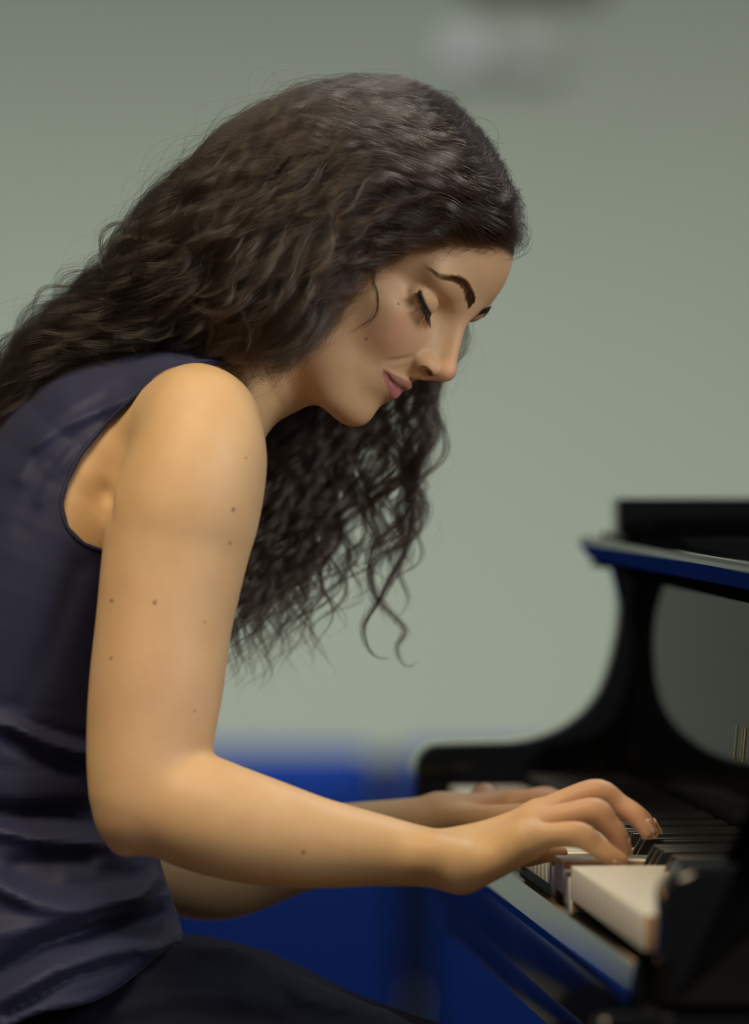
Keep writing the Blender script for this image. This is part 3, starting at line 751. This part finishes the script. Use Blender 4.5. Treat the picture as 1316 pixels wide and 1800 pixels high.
RIDGES = [  # (outline, width, height mm)
    ([(60, 785), (110, 748), (186, 716), (232, 696)], 10, 1.6), ([(30, 840), (62, 775), (105, 725), (165, 690)], 12, 1.5), ([(75, 765), (130, 735), (200, 700)], 26, 1.4),
    ([(90, 812), (130, 770), (172, 742)], 11, -1.0), ([(70, 880), (95, 830), (125, 790)], 11, 1.2), ([(115, 700), (200, 655), (290, 622)], 22, 1.6), ([(40, 920), (80, 850)], 22, -1.2),
    ([(-40, 1262), (0, 1263), (60, 1272), (150, 1300)], 9, -1.5),
    ([(-20, 1262), (24, 1275), (79, 1306), (160, 1330)], 15, 4.5), ([(20, 1300), (60, 1325), (120, 1350)], 16, -4.0),
    ([(40, 1240), (90, 1130), (140, 1000)], 22, -1.2),
    ([(-20, 1428), (40, 1432), (110, 1432), (190, 1442)], 20, -9.0), ([(-20, 1450), (79, 1474), (180, 1486), (240, 1480)], 15, 5.0),
    ([(30, 1520), (80, 1512), (150, 1518)], 20, -4.0), ([(120, 1530), (200, 1510), (245, 1530)], 20, 3.0),
    ([(-20, 1540), (71, 1580), (158, 1592), (245, 1580), (300, 1545)], 20, 8.0),
    ([(-40, 1640), (60, 1620), (160, 1612)], 18, 3.0),
    ([(-20, 1722), (79, 1658), (178, 1624), (265, 1630)], 24, -10.0),
    ([(-20, 1752), (99, 1690), (198, 1664), (310, 1668)], 22, 6.0), ([(268, 1528), (276, 1578)], 10, -8.0), ([(300, 1618), (320, 1655)], 11, -8.0), ([(290, 1540), (292, 1590)], 9, 3.0), ([(335, 1630), (338, 1660)], 9, 3.0), ([(20, 1770), (130, 1706), (240, 1680)], 9, -3.0)]
_r = np.random.default_rng(3)
WAVES = [(_r.normal(0, 1, 3), _r.uniform(0, 6.28), s) for s in (14, 14, 22, 22, 35, 35)]
def blouse_post(P, d):
    u, v = UV(P)
    near = np.clip((4.06-P[:, 1])/0.05, 0, 1)
    disp = np.zeros(len(P), np.float32)
    for pts, w, h in RIDGES:
        disp += h*0.001*np.exp(-(polyline_dist(u, v, pts)/w)**2)
    low = np.clip((v-1200)/300, 0, 1)
    for nrm, ph, sc in WAVES:
        disp += 0.0011*(0.35+low)*np.sin((P@nrm.astype(np.float32))*sc+ph)*14/sc
    d = d-disp*near-(1-near)*0.0
    # armholes, neck opening, hem
    hole = poly_sdf(u, v, ARMHOLE)*S0
    d = smax(d, -np.maximum(hole, P[:, 1]-4.0), 0.003)
    d = smax(d, -np.maximum(hole, 4.14-P[:, 1]), 0.003)
    neck = np.sqrt(((P-W(455, 640, 4.068).astype(np.float32))**2).sum(1))-0.062
    d = smax(d, -neck, 0.003)
    hem = ((v-1800)+(u-24)*0.40)/1.08*S0+0.004*np.sin(u/38.0)
    hem = np.where(P[:, 1] > 4.06, hem*0.9, hem)
    return smax(d, hem, 0.004)
blouse.post = blouse_post
bv, bq = blouse.mesh((-0.46, 3.80, 0.44), (0.05, 4.36, 1.16), 0.0020, fine=lambda c: c[1] < 3.975 and c[2] > 0.9)
blouse_o = fast_mesh('blouse', bv+PINV, bq, M_blouse, person); blouse_o['label'] = 'navy sleeveless blouse'
# bound edge of the near armhole
edge = []
_ep = catmull(np.array([(462, 690)]+ARMHOLE[:13], float), 3)
for p in trace(blouse, np.stack([300+(_ep[:, 0]-300)*1.022, 830+(_ep[:, 1]-830)*1.022], 1)):
    if np.isfinite(p).all() and (not edge or np.linalg.norm(p-edge[-1]) < 0.05): edge.append(p)
if len(edge) > 4:
    bm_obj('armhole_binding', tube_bm([e+PINV for e in edge], 0.0014, 8), M_blouse, person, smooth=True)

trousers = Field()
for dn, off in ((3.985, 0), (4.155, -18)):
    trousers.chain([wn(60, 1880, dn+0.02, 205), wn(330, 1885+off, dn-0.005, 224), wn(560, 1968+off, dn-0.01, 212), wn(800, 2035+off, dn-0.012, 196), wn(1060, 2112+off, dn-0.012, 160), wn(1120, 2190, dn-0.012, 145)], 0.02)
    trousers.chain([wn(1110, 2170, dn-0.012, 150), wn(1090, 2500, dn-0.012, 140), wn(1080, 3080, dn-0.012, 105)], 0.03)
trousers.chain([wn(40, 1860, 4.02, 225), wn(40, 1860, 4.11, 225)], 0.03)
TR = [([(240, 1720), (400, 1705), (560, 1760), (700, 1790)], 16, 4.0), ([(330, 1690), (420, 1712), (500, 1745)], 14, -4.0), ([(150, 1790), (300, 1745), (420, 1745)], 22, 3.0), ([(345, 1650), (440, 1690)], 9, 3.0), ([(200, 1800), (330, 1770), (480, 1790)], 18, -3.0)]
def tr_post(P, d):
    u, v = UV(P); near = np.clip((4.07-P[:, 1])/0.04, 0, 1); disp = 0
    for pts, w, h in TR: disp = disp+h*0.001*np.exp(-(polyline_dist(u, v, pts)/w)**2)
    return d-disp*near
trousers.post = tr_post
tv, tq = trousers.mesh((-0.40, 3.82, 0.02), (0.30, 4.32, 0.76), 0.0028)
tr_o = fast_mesh('trousers', tv+PINV, tq, M_trouser, person); tr_o['label'] = 'black cloth trousers'
for dn in (3.953, 4.143):
    f = Field(); p = W(1080, 3120, dn)
    f.chain([(p[0]-0.05, dn, 0.045, 0.036, 1.0), (p[0]+0.05, dn, 0.045, 0.038, 1.1), (p[0]+0.15, dn, 0.034, 0.032, 1.25), (p[0]+0.19, dn, 0.028, 0.022, 1.2)], 0.01)
    f.chain([(p[0]-0.02, dn, 0.05, 0.036, 1.0), (p[0]-0.005, dn, 0.11, 0.042, 1.0)], 0.02)
    f.post = lambda P, d: smax(d, 0.001-P[:, 2], 0.002)
    a, q = f.mesh((p[0]-0.12, dn-0.07, -0.02), (p[0]+0.25, dn+0.07, 0.16), 0.003)
    fast_mesh('shoe', a+PINV, q, M_leather, person)
# bench under her
bx, by, bz = W(20, 2090, 4.06); bz = 0.452
bench = empty('piano_bench', (bx, by, 0))
bm = box_bm(-0.17, 0.17, -0.30, 0.30, bz-0.075, bz-0.002, 0.02, 3); bm_obj('cushion', bm, M_leather, bench, smooth=True, sharp=1.0)
box('apron', -0.16, 0.16, -0.29, 0.29, bz-0.15, bz-0.076, M_lacquer, bench, 0.004)
for sx in (-1, 1):
    for sy in (-1, 1):
        bm_obj('leg', tube_bm([(sx*0.135, sy*0.265, 0.0), (sx*0.135, sy*0.265, bz-0.15)], [0.02, 0.026], 12), M_lacquer, bench, smooth=True)
tag(bench, 'black padded piano bench the woman sits on', 'bench')

# ------------------------------------------------------------------ hair
def curves_obj(name, strands, radii, mat_, parent):
    """strands: (N, M, 3) world points, radii: (N, M)"""
    N, M = strands.shape[:2]
    c = bpy.data.hair_curves.new(name); c.add_curves([M]*N)
    c.attributes['position'].data.foreach_set('vector', (strands+PINV).astype(np.float32).ravel())
    ra = c.attributes.get('radius') or c.attributes.new('radius', 'FLOAT', 'POINT')
    ra.data.foreach_set('value', radii.astype(np.float32).ravel())
    c.materials.append(mat_)
    return link(bpy.data.objects.new(name, c), parent)
def resample(P, M):
    P = catmull(P, 12); L = np.concatenate([[0], np.cumsum(np.linalg.norm(np.diff(P, axis=0), axis=1))])
    t = np.linspace(0, L[-1], M)
    return np.stack([np.interp(t, L, P[:, k]) for k in range(3)], 1)
def guide_set(gs, M=48): return np.stack([resample(np.array([W(*p) for p in g]), M) for g in gs])
def interp_guides(G, s):
    n = len(G); s = np.clip(s, 0, n-1.0001); i = s.astype(int); f = (s-i)[:, None, None]
    p0, p1, p2, p3 = G[np.maximum(i-1, 0)], G[i], G[i+1], G[np.minimum(i+2, n-1)]
    return 0.5*(2*p1+(-p0+p2)*f+(2*p0-5*p1+4*p2-p3)*f**2+(-p0+3*p1-3*p2+p3)*f**3)
HC = HEAD.to_world((-9.3, 0, 1.5))
def smooth_noise(n, M, step, amp, r):
    K = max(3, M//step+2); x = np.linspace(0, K-1, M); a = r.normal(0, 1, (n, K, 3)); i = np.minimum(x.astype(int), K-2); f = (x-i)[None, :, None]
    f = f*f*(3-2*f)
    return amp*(a[:, i]*(1-f)+a[:, i+1]*f)
def locks(G, s, per, r, spread, inward, wave_amp, wave_len, trim=(0.75, 1.0), lock_r=0.006, noise=0.002, rad=0.00009, env0=0.15):
    """grow wavy locks around interpolated guides; returns strands, radii"""
    n = len(s); M = G.shape[1]; t = np.linspace(0, 1, M)[None, :, None]
    S = interp_guides(G, s)
    cut = r.uniform(trim[0], trim[1], n)                       # locks of unequal length
    x = np.linspace(0, 1, M)
    idx = cut[:, None]*x[None]*(M-1); i0 = np.minimum(idx.astype(int), M-2); f = (idx-i0)[..., None]
    S = np.take_along_axis(S, i0[..., None], 1)*(1-f)+np.take_along_axis(S, i0[..., None]+1, 1)*f
    inw = HC-S; inw /= np.linalg.norm(inw, axis=2, keepdims=True)
    S = S+inw*(r.uniform(0, 1, n)**1.4*inward)[:, None, None]*np.clip(0.35+t*1.2, 0, 1)
    S = S+smooth_noise(n, M, 14, 1, r)*spread*np.clip(t*1.4, 0, 1)
    T = np.gradient(S, axis=1); T /= np.linalg.norm(T, axis=2, keepdims=True)+1e-9
    e1 = np.cross(T, np.array([0.15, 1.0, 0.1])); e1 /= np.linalg.norm(e1, axis=2, keepdims=True)+1e-9
    e2 = np.cross(T, e1)
    al = np.concatenate([np.zeros((n, 1)), np.cumsum(np.linalg.norm(np.diff(S, axis=1), axis=2), 1)], 1)
    wl = wave_len*r.uniform(0.75, 1.35, n)[:, None]; ph = r.uniform(0, 6.28, n)[:, None]
    amp = wave_amp*r.uniform(0.5, 1.25, n)[:, None]*np.clip(env0+1.1*t[..., 0], 0, 1)
    a = 2*np.pi*al/wl+ph
    S = S+(amp*np.cos(a))[..., None]*e1+(0.75*amp*np.sin(a))[..., None]*e2
    # strands of each lock
    out = np.repeat(S[:, None], per, 1); t4 = t[:, None]
    uv = r.normal(0, 1, (n, per, 1, 2))*0.5
    prof = lock_r*r.uniform(0.6, 1.5, (n, 1, 1, 1))*(0.75+0.5*np.sin(np.pi*np.clip(t4*0.9, 0, 1)))*(1-0.55*t4**2)
    tw = (2*np.pi*al/(wl*1.7))[:, None, :, None]
    uu = uv[..., 0:1]*np.cos(tw)-uv[..., 1:2]*np.sin(tw); vv = uv[..., 0:1]*np.sin(tw)+uv[..., 1:2]*np.cos(tw)
    out = out+prof*(uu*e1[:, None]+vv*e2[:, None])
    out = out.reshape(n*per, M, 3)+smooth_noise(n*per, M, 9, noise, r)*np.clip(t*1.5, 0, 1)
    # strand end trimmed a little individually
    cut = r.uniform(0.82, 1.0, n*per); idx = cut[:, None]*x[None]*(M-1); i0 = np.minimum(idx.astype(int), M-2); f = (idx-i0)[..., None]
    out = np.take_along_axis(out, i0[..., None], 1)*(1-f)+np.take_along_axis(out, i0[..., None]+1, 1)*f
    R = rad*r.uniform(0.7, 1.2, (n*per, 1))*(1-0.7*x[None]**3)
    return out, R
near_g = [
 [(889, 345, 4.085), (903, 412, 4.045), (872, 420, 4.005), (800, 408, 3.985), (735, 412, 3.972), (670, 438, 3.963), (606, 486, 3.957), (566, 540, 3.955), (545, 588, 3.957), (528, 628, 3.962), (495, 650, 3.966)],
 [(880, 310, 4.085), (897, 370, 4.04), (850, 380, 3.998), (770, 376, 3.972), (680, 394, 3.957), (605, 447, 3.95), (558, 510, 3.946), (533, 570, 3.948), (504, 618, 3.952), (460, 650, 3.960), (450, 680, 3.985)],
 [(858, 262, 4.085), (868, 315, 4.035), (815, 325, 3.99), (730, 325, 3.962), (645, 350, 3.948), (580, 420, 3.942), (540, 495, 3.940), (515, 565, 3.942), (480, 620, 3.947), (440, 652, 3.960), (425, 690, 3.99)],
 [(826, 215, 4.085), (820, 255, 4.035), (755, 262, 3.985), (660, 280, 3.957), (570, 335, 3.945), (510, 410, 3.941), (470, 490, 3.940), (440, 560, 3.943), (405, 605, 3.952), (370, 632, 3.97), (350, 680, 4.01)],
 [(788, 180, 4.09), (760, 205, 4.04), (690, 215, 3.99), (590, 240, 3.962), (500, 300, 3.950), (435, 380, 3.945), (390, 460, 3.945), (350, 535, 3.950), (310, 582, 3.965), (270, 606, 3.99), (240, 660, 4.03)],
 [(745, 160, 4.09), (700, 172, 4.05), (620, 185, 4.005), (530, 220, 3.975), (440, 285, 3.962), (375, 365, 3.957), (320, 445, 3.957), (275, 515, 3.962), (225, 575, 3.985), (160, 612, 4.0), (100, 650, 4.02), (50, 720, 4.03), (0, 810, 4.03)],
 [(715, 152, 4.10), (650, 156, 4.07), (560, 175, 4.03), (475, 215, 4.00), (395, 280, 3.985), (320, 355, 3.98), (265, 430, 3.98), (215, 500, 3.985), (155, 560, 4.0), (85, 612, 4.01), (35, 680, 4.02), (-15, 760, 4.03), (-60, 860, 4.03)],
 [(700, 150, 4.11), (620, 153, 4.095), (530, 176, 4.07), (440, 220, 4.045), (365, 285, 4.03), (290, 350, 4.025), (240, 420, 4.02), (190, 490, 4.02), (120, 545, 4.03), (55, 600, 4.04), (5, 670, 4.05), (-40, 770, 4.06), (-80, 880, 4.05)],
 [(700, 150, 4.13), (625, 160, 4.13), (540, 185, 4.125), (450, 235, 4.115), (375, 300, 4.105), (305, 365, 4.10), (255, 435, 4.095), (205, 505, 4.09), (135, 560, 4.09), (65, 615, 4.09), (10, 690, 4.09), (-35, 790, 4.09), (-75, 890, 4.08)]]
far_g = [
 [(885, 330, 4.10), (868, 430, 4.15), (815, 540, 4.165), (772, 640, 4.160), (752, 720, 4.155), (738, 810, 4.15), (722, 900, 4.15), (705, 980, 4.15), (690, 1060, 4.15), (700, 1160, 4.15)],
 [(870, 290, 4.11), (840, 400, 4.165), (780, 520, 4.18), (735, 630, 4.175), (712, 720, 4.165), (690, 800, 4.165), (668, 880, 4.165), (648, 950, 4.165), (630, 1010, 4.165), (612, 1060, 4.165)],
 [(850, 250, 4.12), (800, 380, 4.18), (730, 520, 4.19), (670, 640, 4.18), (640, 740, 4.17), (612, 840, 4.17), (590, 930, 4.17), (570, 1020, 4.17), (555, 1110, 4.17), (545, 1200, 4.17)],
 [(820, 220, 4.12), (760, 360, 4.185), (680, 520, 4.195), (610, 650, 4.18), (570, 760, 4.165), (540, 870, 4.16), (515, 970, 4.16), (490, 1070, 4.16), (475, 1140, 4.16), (462, 1205, 4.16)],
 [(780, 200, 4.12), (700, 350, 4.185), (610, 520, 4.19), (540, 650, 4.17), (505, 770, 4.15), (480, 880, 4.145), (460, 980, 4.14), (440, 1080, 4.14), (425, 1150, 4.14), (412, 1220, 4.14)],
 [(740, 190, 4.12), (650, 350, 4.185), (560, 530, 4.18), (490, 660, 4.155), (455, 780, 4.14), (430, 900, 4.135), (415, 1000, 4.13), (400, 1090, 4.13), (390, 1160, 4.13), (380, 1225, 4.13)]]
GN, GF = guide_set(near_g), guide_set(far_g)
hr = np.random.default_rng(11)
parts = []
# mantle over the head, side and back: inner bulk, body of locks, loose top locks
GI = GN.copy(); GI += (HC-GI)*0.10+np.array([0.004, 0.035, -0.004])
parts.append(locks(GI, hr.uniform(0, 8, 200), 40, hr, 0.003, 0.022, 0.0040, 0.065, (0.9, 1.0), 0.012, 0.0010))
parts.append(locks(GN, hr.uniform(0, 8, 430), 32, hr, 0.0060, 0.014, 0.0085, 0.082, (0.88, 1.0), 0.0062, 0.0004, env0=0.22))
parts.append(locks(GN, hr.uniform(0.5, 8, 170), 30, hr, 0.0085, 0.000, 0.0100, 0.076, (0.62, 1.0), 0.0046, 0.0003, env0=0.12))
parts.append(locks(GN, hr.uniform(1.2, 8, 90), 20, hr, 0.008, 0.000, 0.0095, 0.050, (0.7, 1.0), 0.0030, 0.0003, env0=-0.2))
# curtain falling on the far side of the face: dense by the neck, thin towards the front
sf = np.concatenate([hr.uniform(2.4, 5, 190), hr.uniform(0.9, 2.6, 40), hr.uniform(0.0, 0.7, 18)])
parts.append(locks(GF, sf, 40, hr, 0.006, 0.003, 0.0120, 0.066, (0.84, 1.0), 0.0042, 0.0005, env0=0.0))
# a few big loose ringlets
parts.append(locks(GF, np.array([0.05, 0.15, 0.35, 1.9, 2.1, 3.2, 4.2, 4.8]), 45, hr, 0.003, 0.0, 0.0165, 0.075, (0.95, 1.0), 0.0032, 0.0004, env0=-0.25))
GX = guide_set([[(735, 800, 4.15), (716, 900, 4.15), (665, 950, 4.148), (647, 1000, 4.15), (662, 1050, 4.152), (696, 1086, 4.15), (713, 1108, 4.148), (698, 1135, 4.15), (706, 1163, 4.152), (722, 1171, 4.15), (734, 1158, 4.15)],
                [(728, 820, 4.15), (724, 900, 4.152), (716, 960, 4.15), (690, 1012, 4.148), (660, 1062, 4.15), (640, 1105, 4.152), (645, 1140, 4.15), (665, 1156, 4.15), (690, 1152, 4.15)]])
parts.append(locks(GX, np.array([0.0, 0.02, 0.999, 0.97]), 28, hr, 0.0008, 0.0, 0.0008, 0.04, (0.97, 1.0), 0.0028, 0.0004))
GY = guide_set([[(345, 470, 3.965), (275, 424, 3.972), (218, 414, 3.978), (181, 432, 3.98), (172, 462, 3.978), (190, 484, 3.975)], [(345, 474, 3.965), (278, 428, 3.972), (222, 419, 3.978), (186, 436, 3.98), (177, 462, 3.978), (192, 480, 3.975)]])
parts.append(locks(GY, np.array([0.0, 0.5, 0.9]), 16, hr, 0.0006, 0.0, 0.0006, 0.04, (0.97, 1.0), 0.0016, 0.0003))
hair_S = np.concatenate([p[0] for p in parts]); hair_R = np.concatenate([p[1] for p in parts])
hair_o = curves_obj('hair', hair_S, hair_R, M_hair, person); hair_o['label'] = 'long wavy dark brown hair'
# loose fly-away hairs
fs, fr_ = locks(GN, hr.uniform(1.6, 8, 420), 1, hr, 0.016, 0.0, 0.008, 0.06, (0.5, 1.05), 0.006, 0.004, rad=0.00006)
ff, fq = locks(GF, hr.uniform(0, 5, 90), 1, hr, 0.014, 0.0, 0.012, 0.06, (0.7, 1.05), 0.006, 0.004, rad=0.00006)
curves_obj('stray_hairs', np.concatenate([fs, ff]), np.concatenate([fr_, fq]), M_hair, hair_o).location = (0, 0, 0)
# wisp in front of the ear
wg = guide_set([[(700, 425, 3.968), (672, 455, 3.962), (656, 490, 3.960), (664, 520, 3.962), (662, 550, 3.966), (640, 572, 3.966), (608, 590, 3.966)],
                [(704, 428, 3.967), (675, 460, 3.961), (650, 505, 3.960), (625, 540, 3.962), (610, 570, 3.964), (600, 600, 3.966), (592, 615, 3.966)]])
ws, wr_ = locks(wg, np.array([0.0, 0.0, 0.12]), 10, hr, 0.0006, 0, 0.0006, 0.03, (0.97, 1.0), 0.0012, 0.0004)
curves_obj('wisp', ws, wr_, M_hair, hair_o)

# brows and lashes
def surf_local(y, z, x0=2.0):
    """march straight back onto the face at many (y, z) at once"""
    P = np.stack([np.full(len(y), x0), y, z], 1)
    for _ in range(40):
        e = body.eval((HEAD.o+(P*0.01)@HEAD.R.T).astype(np.float32), HEAD.to_world((-1, 0, 0)), 0.075)*100
        P[:, 0] -= np.maximum(e*0.8, 0.0)
    return P[:, 0]
for sgn in (-1, 1):
    mid = catmull(np.array([(0.95, 0.18, 0.34), (1.8, 0.50, 0.36), (3.0, 0.88, 0.30), (4.1, 0.80, 0.20), (5.1, 0.22, 0.08)]), 10)
    st = []
    for _ in range(520):
        i = hr.integers(0, len(mid)-2); y, z, w = mid[i]; z = z+hr.uniform(-1, 1)*w
        dy, dz = mid[i+1][0]-mid[i][0], mid[i+1][1]-mid[i][1]; n = math.hypot(dy, dz); dy, dz = dy/n, dz/n
        up = 0.75*(1-i/len(mid))-0.2*np.sign(z-mid[i][1]); L = hr.uniform(0.45, 0.8)
        dy2, dz2 = dy, dz+up; n = math.hypot(dy2, dz2); dy2, dz2 = dy2/n, dz2/n
        st.append([(y+dy2*L*q, z+dz2*L*q*(1-0.25*q), q) for q in (0, 0.33, 0.66, 1.0)])
    A = np.array(st)                                 # project the whole patch through a coarse depth table
    ys = np.linspace(0.4, 6.2, 30); zs = np.linspace(-0.6, 2.0, 17)
    YY, ZZ = np.meshgrid(ys, zs, indexing='ij'); D = surf_local(sgn*YY.ravel(), ZZ.ravel()).reshape(30, 17)
    def depth(y, z):
        fy = np.clip((y-ys[0])/(ys[1]-ys[0]), 0, 28.999); fz = np.clip((z-zs[0])/(zs[1]-zs[0]), 0, 15.999)
        i, j = fy.astype(int), fz.astype(int); u, v = fy-i, fz-j
        return D[i, j]*(1-u)*(1-v)+D[i+1, j]*u*(1-v)+D[i, j+1]*(1-u)*v+D[i+1, j+1]*u*v
    X = depth(A[..., 0], A[..., 1])+0.035+0.05*A[..., 2]+0.12*(A[..., 0]/5)**2
    loc = np.stack([X, sgn*A[..., 0], A[..., 1]], -1)
    wpt = HEAD.o+(loc*0.01)@HEAD.R.T
    curves_obj('eyebrow', wpt, np.full(wpt.shape[:2], 0.00016)*np.array([1, 1, 0.8, 0.3]), M_brow, person)
    # lashes and liner
    LP = np.array(LASH); LP[:, 1] *= sgn
    cen = np.array([-2.62, sgn*3.2, -1.95]); ls = []
    for _ in range(240):
        f = hr.uniform(2, len(LP)-1.01); i = int(f); p = LP[i]*(1-(f-i))+LP[i+1]*(f-i)
        out = (p-cen); out /= np.linalg.norm(out); L = hr.uniform(0.55, 1.05)*(0.7+0.3*f/len(LP))
        side = np.array([0, sgn*0.25*(f/len(LP)-0.3), 0])
        ls.append([p+out*0.02, p+(out*0.75+np.array([0, 0, -0.65])+side)*L*0.5, p+(out*0.95+np.array([0, 0, -0.62])+side*1.5)*L])
    ls = HEAD.o+(np.array(ls)*0.01)@HEAD.R.T
    curves_obj('eyelashes', ls, np.full(ls.shape[:2], 0.00020)*np.array([1.2, 0.9, 0.3]), M_lash, person)
    liner = [HEAD.to_world(cen+(p-cen)*1.0)+PINV for p in LP[3:]]
    bm_obj('eyeliner', tube_bm(liner, [0.0004+0.0007*min(1, i/10) for i in range(len(liner))], 8), M_liner, person, smooth=True)
